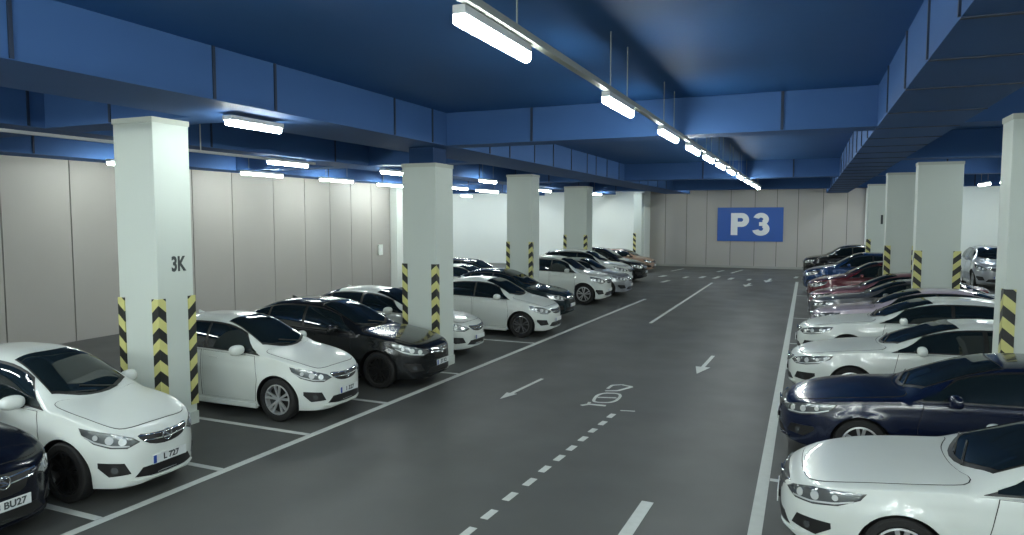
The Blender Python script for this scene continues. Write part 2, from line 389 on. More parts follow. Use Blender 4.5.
def lamp(x, y, label, group, s=1., rods=True, rz=0., wide=False):
    t = thing('tube_light', label, 'light', (x, y, LZ), 0, group); t.scale = (1, s, 1); t.rotation_euler.z = rz
    link('housing', LW if wide else LH, t); link('diffuser', LD, t)
    for k in (-.5, .5) if rods else ():
        r = link('hanging_rod', LR, t); r.location = (0, k, 0)
    return t
ordn = ['nearest', 'second', 'third', 'fourth', 'fifth', 'sixth', 'seventh', 'eighth', 'ninth', 'tenth', 'eleventh']
MY = [5.40, 9.3, 12.95, 15.9, 18.5, 21.2, 24.2, 27.4, 30.8, 34.2, 37.6]
for i, y in enumerate(MY):
    lamp(-2.42 if i == 0 else -2.37, y, 'white tube light, %s of the row along the lane ceiling' % ordn[i], 'tube lights over the lane', .9 if i < 2 else 1.0)
for y in (1.6, -2.4, -6.4): lamp(-2.36, y, 'added white tube light on the lane rail, unseen behind the camera', 'added tube lights on the rail behind the camera')  # lane row carried on behind the camera, added as fill
bm = bmesh.new(); box(bm, -2.40, -2.32, -9.9, 39.5, LZ+.122, LZ+.19, bev=.006)
props(obj('lighting_rail', bm, M_TRUNK), 'long grey rail carrying the tube lights along the lane', 'rail')
bm = bmesh.new(); box(bm, -12.75, -12.69, -9.9, 16, LZ+.0, LZ+.06, bev=.006); box(bm, -12.73, -12.71, 2, 2.02, LZ+.05, Z_C-.001); box(bm, -12.73, -12.71, 12, 12.02, LZ+.05, Z_C-.001)
props(obj('cable_conduit', bm, M_HOUSE), 'thin pale conduit crossing left of the 3K pillar below the blue beams', 'conduit')
LL = [(-8.3, 8.95, 'tube light right of the 3K pillar top, nearest of the left side', .9), (-13.3, 15.6, 'tube light right of the 3K pillar, second one down', 1.2), (-17.5, 19.2, 'tube light right of the 3K pillar, third one down', 1.5),
      (-17.5, 14.0, 'tube light showing as a sliver left of the 3K pillar', 1.), (-17.6, 23.5, 'tube light high before the grey wall, between the first two pillars', 1.6), (-17.9, 28.2, 'tube light before the grey wall, close left of the second pillar', 2.0),
      (-12.8, 20.3, 'tube light touching the top left of the second pillar', 1.3), (-16.6, 32.0, 'tube light just right of the second pillar, lower', 2.0), (-12.3, 26.6, 'tube light between second and third pillars, upper one', 1.2),
      (-16.9, 36.5, 'tube light between second and third pillars, lower one', 2.2), (-13.7, 37.0, 'tube light just right of the third pillar', 1.8), (-12.6, 44.0, 'tube light just right of the fourth pillar', 1.4), (-17.5, 44.0, 'tube light between third and fourth pillars', 2.0)]
for x, y, l, s in LL: lamp(x, y, l, 'tube lights over the left bays', s*.86, wide=True)
for x, y, l in ((-12.5, 3.0, 'added left bays tube light outside the frame, nearer'), (-12.5, -3.0, 'added left bays tube light outside the frame, behind the camera'), (-17.5, 3.5, 'added left bays tube light outside the frame beside the wall'), (-25, 40, 'added unseen tube light deep in the far left bay, outer'), (-28, 46, 'added unseen tube light deep in the far left bay, by the white wall'), (-22, 44, 'added unseen tube light deep in the far left bay, inner')):
    lamp(x, y, l, 'added tube lights outside the frame on the left')  # unseen lamps added over the left bays to lift overall brightness
for x, y, l in ((7.3, 37.6, 'tube light between the right pillars, left one'), (7.6, 35.0, 'tube light between the right pillars, right one beside the edge pillar')):
    lamp(x, y, l, 'tube lights over the right bays', 1.3)
for k, y in enumerate((-3, 3, 9, 16, 23, 29, 44.5)):
    lamp(6.4, y, 'added right side tube light unseen behind beams, %s from the camera' % ordn[k], 'added unseen tube lights over the right bays')  # unseen lamps added over the right side for more even light

for k, (x, y) in enumerate(((-8.5, 46.6), (-5.4, 46.6), (.2, 46.6), (3.2, 46.6), (-33, 46.2), (-29, 46.2), (-24.5, 46.2), (-20.5, 46.2), (-16, 46.2), (-12.2, 46.2), (6.5, 47), (9.5, 47))):
    t = lamp(x, y, 'added ceiling-mounted fill tube, unseen behind the last cross beam', 'added fill tubes before the far walls', 2.0, rods=False); t.location.z = Z_C - .1201  # added out of view to brighten the far walls
for x, y in ((-6.3, 1.5), (-6.3, -4), (2.9, -1), (2.9, -5), (-4.8, -6), (-11, -7), (-10.4, 1), (-10.4, -4), (-15.5, -2), (-15.5, 2.5), (-6.3, -8), (-.6, -8), (3.2, -8), (-10.4, -8), (7.5, -5.5), (7.5, -1), (-16.5, -8), (-.6, -4.5), (-.6, -1.2)):
    lamp(x, y, 'added fill tube light, unseen behind the camera', 'added fill tube lights behind the camera', 1.6, rz=PI/2)  # added fill, turned crosswise to light the near faces of the pillars
# ------------------------------------------------------------------ cars
def interp(P):
    P = sorted(P)
    n = len(P); X = [p[0] for p in P]; Y = [p[1] for p in P]
    d = [(Y[i+1]-Y[i])/(X[i+1]-X[i]) for i in range(n-1)]
    m = [d[0]] + [0 if d[i-1]*d[i] <= 0 else 2*d[i-1]*d[i]/(d[i-1]+d[i]) for i in range(1, n-1)] + [d[-1]]
    def f(x):
        if x <= X[0]: return Y[0]
        if x >= X[-1]: return Y[-1]
        i = 0
        while X[i+1] < x: i += 1
        h = X[i+1]-X[i]; t = (x-X[i])/h
        return Y[i]*(1+2*t)*(1-t)**2 + h*m[i]*t*(1-t)**2 + Y[i+1]*t*t*(3-2*t) + h*m[i+1]*t*t*(t-1)
    return f

TYPES = {
 # all in a 4.6 x 1.80 x 1.47 frame; x = 0 is the nose
 'sedan': dict(top=[(0,.60),(.03,.67),(.10,.75),(.22,.80),(.45,.86),(.8,.925),(1.15,.975),(1.32,1.0),(1.45,1.08),(1.75,1.235),(2.05,1.37),(2.3,1.435),(2.6,1.465),(2.9,1.47),(3.2,1.45),(3.5,1.39),(3.8,1.28),(4.05,1.17),(4.2,1.115),(4.4,1.09),(4.52,1.05),(4.58,.95),(4.6,.85)],
   belt=[(0,.52),(.04,.60),(.15,.68),(.35,.765),(.7,.85),(1.1,.90),(1.5,.93),(2.5,.96),(3.5,.99),(4.1,1.02),(4.45,1.0),(4.57,.88),(4.6,.75)],
   ws=(1.34, 2.22), rw=(3.38, 4.12), win=(1.52, 2.58, 2.64, 3.42, 3.48, 3.92), arch=(.90, 3.52)),
 'hatch': dict(top=[(0,.60),(.03,.68),(.10,.77),(.22,.82),(.45,.885),(.8,.95),(1.05,.995),(1.18,1.02),(1.32,1.10),(1.65,1.27),(1.95,1.40),(2.2,1.45),(2.5,1.47),(2.9,1.465),(3.3,1.435),(3.7,1.37),(4.0,1.28),(4.2,1.18),(4.38,1.08),(4.5,1.02),(4.57,.95),(4.6,.85)],
   belt=[(0,.52),(.04,.60),(.15,.69),(.35,.78),(.7,.87),(1.1,.92),(1.5,.945),(2.5,.97),(3.5,1.0),(4.1,1.03),(4.45,.98),(4.57,.88),(4.6,.75)],
   ws=(1.20, 2.12), rw=(3.72, 4.36), win=(1.38, 2.50, 2.56, 3.38, 3.44, 3.86), arch=(.90, 3.52)),
 'suv': dict(top=[(0,.66),(.03,.75),(.10,.84),(.22,.89),(.45,.94),(.8,.985),(1.1,1.02),(1.2,1.04),(1.32,1.11),(1.6,1.25),(1.85,1.37),(2.1,1.43),(2.5,1.465),(3.0,1.47),(3.5,1.45),(3.9,1.40),(4.15,1.31),(4.35,1.17),(4.5,1.03),(4.57,.95),(4.6,.85)],
   belt=[(0,.58),(.04,.66),(.15,.75),(.35,.83),(.7,.90),(1.1,.95),(1.5,.965),(2.5,.985),(3.5,1.01),(4.1,1.03),(4.45,.99),(4.57,.88),(4.6,.75)],
   ws=(1.20, 2.0), rw=(3.95, 4.42), win=(1.36, 2.42, 2.48, 3.32, 3.38, 4.0), arch=(.92, 3.54)),
}

def build_car(kind, L, W, H, face='smile'):
    T = TYPES[kind]; kx, ky, kz = L/4.6, W/1.80, H/1.47
    top, belt = interp(T['top']), interp(T['belt'])
    zbot = interp([(0,.30),(.06,.21),(.3,.17),(.6,.17),(3.9,.17),(4.3,.22),(4.55,.32),(4.6,.40)])
    fs = interp([(0,.93),(.12,.965),(.35,.985),(.6,1.0),(.74,.998),(.80,.983),(.92,.972),(1,.95)])
    ar = .372*kz; ax = T['arch']; az = .32*kz
    def hw(x):
        u = min(1., max(0, x)/1.0); a = (1-(1-u)**2.7)**(1/2.7)
        v = min(1., max(0, 4.6-x)/.85); b = (1-(1-v)**2.8)**(1/2.8)
        return .90*min(a, b)*(1 - .025*max(0, (x-2.6)/2)) 
    xs = [.004, .010, .02, .034, .05, .07]
    while xs[-1] < 4.5: xs.append(xs[-1] + (.03 if xs[-1] < .4 else .042))
    xs += [4.53, 4.55, 4.57, 4.585, 4.596]
    xs = [x for x in xs if x <= 4.596]
    NS, NT = 15, 22
    def ring(x):
        w, zt, zs, zb = hw(x), top(x), belt(x), zbot(x)
        g = zt - zs; pts = [(0, zb), (w*.5, zb), (w*.84, zb)]
        for i in range(NS):
            t = i/(NS-1); z = zb + .02 + (zs-zb-.02)*t; y = w*fs(t)
            for a in ax:
                r = math.hypot((x-a)*kx, z*kz-az); y += .022*math.exp(-((r-ar-.01)/.07)**2)*(w/.9)*(1 if z*kz > az-.1 else .6)
            pts.append((y, z))
        k = min(1, max(0, (g-.08)/.22)); yb = w*.95 - .045*k*w/.9
        n = 2.3 + 1.7*k; m = 2.0 + .7*k
        for i in range(NT+1):
            p = PI/2*(i/NT)**.9
            z = zs + .004 + (g-.004)*max(0, math.sin(p))**(2/m)
            y = yb*max(0, math.cos(p))**(2/n)*(1 - .36*k*(z-zs))
            pts.append((y if i < NT else 0, z))
        return pts
    bm = bmesh.new(); prev = None; rings = []
    for x in xs:
        pts = ring(x); n = len(pts)
        R = [bm.verts.new(((x*kx), y*ky, z*kz)) for y, z in pts]
        Lf = [R[0]] + [bm.verts.new((x*kx, -y*ky, z*kz)) for y, z in pts[1:-1]] + [R[-1]]
        loop = R + Lf[1:-1][::-1]
        rings.append(loop)
    for a, b in zip(rings[:-1], rings[1:]):
        for i in range(len(a)):
            j = (i+1) % len(a); bm.faces.new((a[i], a[j], b[j], b[i]))
    for lp, s in ((rings[0], 1), (rings[-1], -1)):
        f = bm.faces.new(lp if s < 0 else lp[::-1])
    bmesh.ops.recalc_face_normals(bm, faces=bm.faces)
    bvh = BVHTree.FromBMesh(bm)
    me = bpy.data.meshes.new('body_raw'); bm.to_mesh(me); bm.free()
    # wheel wells
    o = bpy.data.objects.new('tmp', me); C.objects.link(o)
    cb = bmesh.new()
    for a in ax:
        for s in (-1, 1):
            cyl(cb, (a*kx, s*(W/2-.30), az), (a*kx, s*(W/2+.2), az), ar, 48)
    cm = bpy.data.meshes.new('cut'); cb.to_mesh(cm); cb.free(); cm.materials.append(M_TRIM)
    me.materials.append(M_WHITE); me.materials.append(M_TRIM)
    for p in cm.polygons: p.material_index = 0
    co = bpy.data.objects.new('cut', cm); C.objects.link(co)
    md = o.modifiers.new('b', 'BOOLEAN'); md.operation = 'DIFFERENCE'; md.object = co; md.solver = 'EXACT'; md.material_mode = 'TRANSFER'
    dg = bpy.context.evaluated_depsgraph_get(); dg.update()
    me2 = bpy.data.meshes.new_from_object(o.evaluated_get(dg))
    bpy.data.objects.remove(o); bpy.data.objects.remove(co)
    b2 = bmesh.new(); b2.from_mesh(me2)
    bmesh.ops.dissolve_degenerate(b2, dist=.0004, edges=b2.edges)
    mats = list(me2.materials)
    for v in b2.verts: v.co.x -= L/2
    body = bpy.data.meshes.new('body')
    for f in b2.faces: f.smooth = True
    for e in b2.edges:
        if len(e.link_faces) == 2 and e.calc_face_angle(0) > .6: e.smooth = False
    b2.to_mesh(body); b2.free()
    for m_ in mats: body.materials.append(m_)
    parts = []   # (name, mesh, parent index or None, location)
    parts.append(('body', body, None, None))

    def patch(name, poly3, d, m, off=.004, thick=.012, step=.05, mirror=False, par=None, maxd=6, inset=0.):
        """poly3: outline as rough 3-D points (type frame, scaled here); cast along d onto the body"""
        out = []
        for s in ((1, -1) if mirror else (1,)):
            D = Vector((d[0], d[1]*s, d[2])).normalized()
            u = D.cross(Vector((0, 0, 1)))
            u = (Vector((0, 1, 0)) if u.length < .1 else u).normalized(); v = u.cross(D).normalized()
            P = [Vector((p[0]*kx, p[1]*ky*s, p[2]*kz)) for p in poly3]
            pb = bmesh.new(); q = [(p.dot(u), p.dot(v)) for p in P]
            f = pb.faces.new([pb.verts.new((a, b, 0)) for a, b in q])
            for k in (0, 1):
                lo, hi = min(p[k] for p in q), max(p[k] for p in q)
                nst = max(1, int((hi-lo)/step))
                for i in range(1, nst+1):
                    c = lo + (hi-lo)*i/(nst+1)
                    bmesh.ops.bisect_plane(pb, geom=pb.verts[:]+pb.edges[:]+pb.faces[:], plane_co=(c if k == 0 else 0, c if k == 1 else 0, 0), plane_no=(1 if k == 0 else 0, 1 if k == 1 else 0, 0))
            bmesh.ops.remove_doubles(pb, verts=pb.verts, dist=.0005)
            back = -4.*D; vs = pb.verts[:]
            c0 = sum(P, Vector())/len(P); base = D*c0.dot(D) + back
            nh = []
            last = None
            for vt in vs:
                o_ = u*vt.co.x + v*vt.co.y + base
                h = bvh.ray_cast(o_, D, 12)
                if h[0] is None:
                    hn = bvh.find_nearest(u*vt.co.x + v*vt.co.y + D*c0.dot(D)); h = hn
                nn = h[1]
                if nn.dot(D) > 0: nn = -nn
                vt.co = h[0] + nn*off; nh.append(nn.copy())
            # back side
            mp = {vt: pb.verts.new(vt.co - nh[i]*thick) for i, vt in enumerate(vs)}
            fr = [f for f in pb.faces]
            be = [e for e in pb.edges if len(e.link_faces) == 1]
            for f in fr: pb.faces.new([mp[x] for x in reversed(f.verts)])
            for e in be: 
                a, b = e.verts; pb.faces.new((a, b, mp[b], mp[a]))
            bmesh.ops.recalc_face_normals(pb, faces=pb.faces)
            for vt in pb.verts: vt.co.x -= L/2
            if len(pb.faces) == 0: pb.free(); continue
            me_ = to_mesh(name, pb, m, .7)
            parts.append((name, me_, par, None)); out.append(len(parts)-1)
        return out

    PM = M_WHITE  # replaced per car
    sy = .80
    def side(px): return [(a, 1.2, b) for a, b in px]
    DS = (0, -1, 0)
    # doors: dark gap patch under a paint patch
    w0, w1, w2, w3, w4, w5 = T['win']
    def rail(x, k=.80): return belt(x) + (top(x)-belt(x))*k
    def lerp(a, b, t): return a + (b-a)*t
    # side windows (black surround + glass panes)
    def win_poly(a, b, zlo=.035, k=.80, steps=9):
        bot = [(x, belt(x)+zlo) for x in (lerp(a, b, i/steps) for i in range(steps+1))]
        up = [(x, belt(x)+zlo+max(.004, (rail(x, k)-belt(x)-zlo)*min(1, max(0, (x-(w0-.10))/.42)))) for x in (lerp(b, a, i/steps) for i in range(steps+1))]
        return bot + up
    ft, rr = (.32, w2-.03), (w3+.08,)
    d1 = [(w0-.02, .27), (w2-.03, .27), (w2-.03, belt(w2)-.005), (w0+.0, belt(w0)-.005), (w0-.06, .6)]
    d2 = [(w2+.03, .27), (3.10, .27), (3.22, .50), (w3+.06, .72), (w3+.10, belt(w3)-.005), (w2+.03, belt(w2)-.005)]
    def grow(p, g):
        cx = sum(a for a, b in p)/len(p); cz = sum(b for a, b in p)/len(p)
        return [(a + g*(1 if a > cx else -1), b + g*(1 if b > cz else -1)*.6) for a, b in p]
    di = []
    for dp in (d1, d2):
        patch('door_gap', side(grow(dp, .006)), DS, M_GAP, .004, .012, .05, True)
        di += patch('door', side(dp), DS, PM, .008, .014, .05, True)
    patch('window_surround', side(win_poly(w0-.10, w5+.04, .014, .81, 18)), DS, M_TRIM, .009, .012, .05, True)
    for a, b in ((w0, w1), (w2, w3), (w4, w5)):
        patch('side_window', side(win_poly(a - (.01 if a == w0 else 0), b, .032, .76)), DS, M_GLASS, .013, .012, .05, True)
    # door handles
    for k, (hx, pi) in enumerate(((w1-.22, 0), (w3-.16, 2))):
        for s in (0, 1):
            sgn = 1 if s == 0 else -1
            z = (belt(hx)-.085)*kz; h = bvh.ray_cast(Vector((hx*kx, sgn*3, z)), Vector((0, -sgn, 0)))
            hb = bmesh.new(); y = abs(h[0].y)+.012
            box(hb, hx*kx-.10-L/2, hx*kx+.10-L/2, sgn*y-.012, sgn*y+.016, z-.015, z+.015, bev=.01)
            parts.append(('door_handle', to_mesh('door_handle', hb, PM, .6), di[pi+s], None))
    # windscreen and rear glass, cast from above
    a, b = T['ws']
    def wsp(a, b, wa, wb, ca, cb, n=8):
        lo = [(a + ca*(t*t), t*wa, 3) for t in [-1+2*i/n for i in range(n+1)]]
        hi = [(b + cb*(t*t), t*wb, 3) for t in [1-2*i/n for i in range(n+1)]]
        return lo + hi
    patch('windshield_seal', wsp(a-.03, b+.02, .63, .515, .20, .07), (0, 0, -1), M_TRIM, .003, .012)
    patch('windshield', wsp(a+.01, b, .605, .497, .20, .07), (0, 0, -1), M_GLASS, .008, .012)
    patch('rear_window', wsp(T['rw'][1], T['rw'][0], .62, .54, -.12, -.06)[::-1], (0, 0, -1), M_GLASS, .006, .012)
    # bonnet
    hood = [(.20, -.50), (.17, 0), (.20, .50), (.36, .66), (.75, .735), (1.15, .735), (a+.06, .69), (a-.05, .35), (a-.07, 0), (a-.05, -.35), (a+.06, -.69), (1.15, -.735), (.75, -.735), (.36, -.66)]
    hood = smooth_closed(hood, 2)
    hg = [(p[0]+(.007 if p[0] > .7 else -.007), p[1]*1.009) for p in hood]
    patch('bonnet_gap', [(x, y, 3) for x, y in hg], (0, 0, -1), M_GAP, .004, .012, .05)
    patch('bonnet', [(x, y, 3) for x, y in hood], (0, 0, -1), PM, .008, .014, .05)
    # wipers
    for s in (.05, .42):
        wb_ = bmesh.new()
        p0 = Vector(((a+.01)*kx, (s-.38)*ky, 0)); p1 = Vector(((a+.13)*kx, (s+.16)*ky, 0))
        q = []
        for p in (p0, p1):
            h = bvh.ray_cast(Vector((p.x, p.y, 4)), Vector((0, 0, -1))); q.append(h[0] + Vector((-L/2, 0, .022)))
        cyl(wb_, q[0], q[1], .009, 8); parts.append(('wiper', to_mesh('wiper', wb_, M_TRIM), None, None))
    # head lamps, wrap round the corner
    zf = belt(.3)
    dh = (1, -1.25, -.12)
    F = lambda x, y, z: (x, y, z)
    hl = [F(.10, .40, zf-.105), F(.14, .48, zf-.055), F(.30, .62, zf+.0), F(.50, .75, zf+.035), F(.64, .82, zf+.055), F(.58, .85, zf-.005), F(.42, .83, zf-.09), F(.25, .74, zf-.135), F(.14, .58, zf-.15)]
    ids = patch('headlight', hl, dh, M_LENS, .006, .014, .04, True)
    cxl = Vector((sum(p[0] for p in hl)/9, sum(p[1] for p in hl)/9, sum(p[2] for p in hl)/9))
    hin = [tuple(cxl + (Vector(p)-cxl)*.80 + Vector((0, 0, .0))) for p in hl]
    patch('headlight_rim', [tuple(cxl + (Vector(p)-cxl)*1.07) for p in hl], dh, M_TRIM, .003, .012, .04, True)
    for s, pi in zip((1, -1), ids):
        for (fx, fy, fz, r) in ((.19, .57, zf-.085, .046), (.30, .68, zf-.062, .05), (.44, .775, zf-.03, .034)):
            D = Vector((dh[0], dh[1]*s, dh[2])).normalized()
            o_ = Vector((fx*kx, fy*ky*s, fz*kz)) - D*2
            h = bvh.ray_cast(o_, D)
            if h[0] is None: continue
            nb = bmesh.new(); c_ = h[0] + Vector((-L/2, 0, 0)); nn = h[1] if h[1].dot(D) < 0 else -h[1]
            cyl(nb, c_ - nn*.01, c_ + nn*.011, r*kz, 20, r*kz*.8)
            parts.append(('reflector', to_mesh('reflector', nb, M_LBULB, .6), pi, None))
    # light strip under reflectors
    ls = [F(.13, .52, zf-.128), F(.25, .70, zf-.112), F(.42, .81, zf-.068), F(.56, .84, zf-.02), F(.56, .84, zf-.034), F(.42, .81, zf-.085), F(.25, .70, zf-.128), F(.13, .52, zf-.143)]
    patch('daytime_strip', ls, dh, M_LBULB, .010, .008, .04, True)
    # grille and intakes
    DF = (1, 0, 0)
    zg = zf - .085
    if face == 'smile':
        gr = [(-.5, -.40, zg-.01), (-.5, -.44, zg+.055), (-.5, -.22, zg+.035), (-.5, 0, zg+.028), (-.5, .22, zg+.035), (-.5, .44, zg+.055), (-.5, .40, zg-.01), (-.5, .26, zg-.075), (-.5, 0, zg-.10), (-.5, -.26, zg-.075)]
    else:
        gr = [(-.5, -.30, zg-.02), (-.5, -.40, zg+.05), (-.5, 0, zg+.055), (-.5, .40, zg+.05), (-.5, .30, zg-.02), (-.5, .24, zg-.13), (-.5, 0, zg-.15), (-.5, -.24, zg-.13)]
    gr = [(-.5, y, z) for y, z in smooth_closed([(p[1], p[2]) for p in gr], 1)]
    gi = patch('grille', gr, DF, M_TRIM, .005, .014, .05)
    for k, zz in enumerate((.022, -.030)):
        ww = .42 - .05*k
        patch('grille_bar', [(-.5, -ww, zg+zz+.016), (-.5, 0, zg+zz-.004), (-.5, ww, zg+zz+.016), (-.5, ww, zg+zz+.006), (-.5, 0, zg+zz-.013), (-.5, -ww, zg+zz+.006)], DF, M_CHROME, .014, .012, .05, par=gi[0])
    zi = .335
    patch('lower_intake', [(-.5, -.50, zi-.045), (-.5, -.40, zi+.045), (-.5, 0, zi+.06), (-.5, .40, zi+.045), (-.5, .50, zi-.045), (-.5, .3, zi-.06), (-.5, 0, zi-.065), (-.5, -.3, zi-.06)], DF, M_TRIM, .005, .014, .05)
    patch('lower_lip', [(-.5, -.56, zi-.085), (-.5, 0, zi-.11), (-.5, .56, zi-.085), (-.5, .56, zi-.07), (-.5, 0, zi-.088), (-.5, -.56, zi-.07)], DF, PM, .016, .02, .05)
    df = (1, -.7, 0)
    fi = patch('fog_lamp_recess', [(.15, .50, .335), (.20, .56, .455), (.4, .80, .475), (.40, .80, .42), (.3, .72, .32)], df, M_TRIM, .005, .014, .04, True)
    for s, pi in zip((1, -1), fi):
        D = Vector((df[0], df[1]*s, 0)).normalized(); h = bvh.ray_cast(Vector((.26*kx, .66*ky*s, .39*kz)) - D*2, D)
        nb = bmesh.new(); c_ = h[0] + Vector((-L/2, 0, 0)); nn = h[1] if h[1].dot(D) < 0 else -h[1]
        cyl(nb, c_ - nn*.01, c_ + nn*.012, .035*kz, 18); parts.append(('fog_lamp', to_mesh('fog_lamp', nb, M_LENS, .6), pi, None))
    # badge
    h = bvh.ray_cast(Vector((-1, 0.001, (zg-.005)*kz)), Vector((1, 0, 0))); bx_ = h[0].x - L/2
    nb = bmesh.new(); R = .058*kz; zc = (zg-.01)*kz
    n1, n2 = 24, 8; g_ = []
    for i in range(n1):
        a_ = 2*PI*i/n1; rr_ = []
        for j in range(n2):
            b_ = 2*PI*j/n2; r_ = R + .009*math.cos(b_); rr_.append(nb.verts.new((bx_-.026 + .008*math.sin(b_), r_*math.cos(a_)*.95, zc + r_*math.sin(a_))))
        g_.append(rr_)
    for i in range(n1):
        for j in range(n2):
            nb.faces.new((g_[i][j], g_[(i+1)%n1][j], g_[(i+1)%n1][(j+1)%n2], g_[i][(j+1)%n2]))
    cyl(nb, (bx_-.012, -.05, zc-.02), (bx_-.03, .05, zc+.02), .008, 8)
    cyl(nb, (bx_-.0, 0, zc), (bx_-.022, 0, zc), .022, 12)
    bmesh.ops.recalc_face_normals(nb, faces=nb.faces)
    parts.append(('badge', to_mesh('badge', nb, M_CHROME, .7), None, None))
    # licence plate
    nb = bmesh.new(); zc = .445*kz
    h = bvh.ray_cast(Vector((-1, 0.001, zc)), Vector((1, 0, 0))); px = h[0].x - L/2 - .03
    box(nb, px-.008, px+.004, -.255, .255, zc-.058, zc+.058, 0, bev=.004); parts.append(('license_plate', to_mesh('license_plate', nb, M_PLATE), None, None)); pl = len(parts)-1
    nb = bmesh.new(); box(nb, px-.011, px-.008, .205, .25, zc-.05, zc+.05); parts.append(('plate_band', to_mesh('plate_band', nb, M_EUBL), pl, None))
    nb = bmesh.new(); box(nb, px+.004, px+.07, -.15, .15, zc-.04, zc+.04); parts.append(('plate_bracket', to_mesh('plate_bracket', nb, M_TRIM), pl, None))
    parts.append(('PLATE_TEXT', None, pl, (px-.011, -.015, zc)))
    # tail lamps
    zt = belt(4.3)
    patch('tail_light', [(4.55, .50, zt-.05), (4.50, .62, zt-.01), (4.2, .84, zt+.0), (4.2, .86, zt-.10), (4.45, .70, zt-.15), (4.55, .5, zt-.13)], (-1, -1, 0), M_TAIL, .006, .014, .05, True)
    # mirrors
    mx = w0 + .30
    for s in (-1, 1):
        nb = bmesh.new(); bmesh.ops.create_icosphere(nb, subdivisions=3, radius=1)
        zc = (belt(mx)+.075)*kz; yc = s*(hw(mx)*ky + .075)
        for v in nb.verts:
            x, y, z = v.co; q = lambda t, e: math.copysign(abs(t)**e, t)
            if x > 0: x *= .45
            v.co = Vector((mx*kx - L/2 + q(x, .8)*.10 + y*s*.02, yc + q(y, .75)*.14, zc + q(z, .8)*.092))
        parts.append(('side_mirror', to_mesh('side_mirror', nb, PM, .9), None, None)); mi_ = len(parts)-1
        nb = bmesh.new(); cyl(nb, (mx*kx-L/2, yc - s*.05, zc-.04), (mx*kx-L/2-.01, s*(hw(mx)*ky-.06), zc-.085), .022, 12); parts.append(('mirror_stalk', to_mesh('mirror_stalk', nb, M_TRIM, .6), mi_, None))
        nb = bmesh.new(); box(nb, mx*kx-L/2+.035, mx*kx-L/2+.043, yc-.085, yc+.085, zc-.05, zc+.05, bev=.003); parts.append(('mirror_glass', to_mesh('mirror_glass', nb, M_CHROME), mi_, None))
    # sills
    for s in (-1, 1):
        nb = bmesh.new(); x0_, x1_ = (ax[0]*kx+ar+.03-L/2, ax[1]*kx-ar-.03-L/2)
        yy = s*hw(2.3)*ky*.95
        box(nb, x0_, x1_, yy-.04, yy+.03, .155*kz, .235*kz, bev=.015); parts.append(('sill', to_mesh('sill', nb, PM, .7), None, None))
    # aerial fin
    nb = bmesh.new(); h = bvh.ray_cast(Vector((3.3*kx, .001, 4)), Vector((0, 0, -1)))
    fb = [(-.09, 0), (.08, 0), (.10, .05), (.07, .055)]
    vs0 = [nb.verts.new((h[0].x-L/2+a_, -.018 if b_ == 0 else -.006, h[0].z-.008+b_)) for a_, b_ in fb]; vs1 = [nb.verts.new((v.co.x, -v.co.y, v.co.z)) for v in vs0]
    nb.faces.new(vs0); nb.faces.new(vs1[::-1])
    for i in range(4): nb.faces.new((vs0[i], vs1[i], vs1[(i+1)%4], vs0[(i+1)%4]))
    bmesh.ops.recalc_face_normals(nb, faces=nb.faces)
    parts.append(('roof_aerial', to_mesh('roof_aerial', nb, PM), None, None))
    if kind == 'suv':
        for s in (-1, 1):
            nb = bmesh.new(); q = []
            for x in (1.95, 2.4, 3.0, 3.6, 4.0):
                h = bvh.ray_cast(Vector((x*kx, s*.56*ky, 4)), Vector((0, 0, -1))); q.append(h[0] + Vector((-L/2, 0, .035 if 2 < x < 3.9 else -.005)))
            for p, r in zip(q[:-1], q[1:]): cyl(nb, p, r, .016, 8)
            parts.append(('roof_rail', to_mesh('roof_rail', nb, M_CHROME, .7), None, None))
    # wheels
    wr = .325*kz; wy = W/2 - .125*ky
    def lathe(prof, seg=40):
        lb = bmesh.new(); rg = []
        for i in range(seg):
            a_ = 2*PI*i/seg; rg.append([lb.verts.new((r*math.cos(a_), y, r*math.sin(a_))) for r, y in prof])
        for i in range(seg):
            A, B = rg[i], rg[(i+1) % seg]
            for j in range(len(prof)-1): lb.faces.new((A[j], A[j+1], B[j+1], B[j]))
        return lb
    rw_ = wr*.70; tw = .105
    tp = [(rw_, -tw*.8), (rw_+.02, -tw), (wr-.03, -tw), (wr-.008, -tw*.85), (wr, -tw*.6), (wr, -tw*.1), (wr-.006, -tw*.08), (wr-.006, tw*.08), (wr, tw*.1), (wr, tw*.6), (wr-.008, tw*.85), (wr-.03, tw), (rw_+.02, tw), (rw_, tw*.8), (rw_, -tw*.8)]
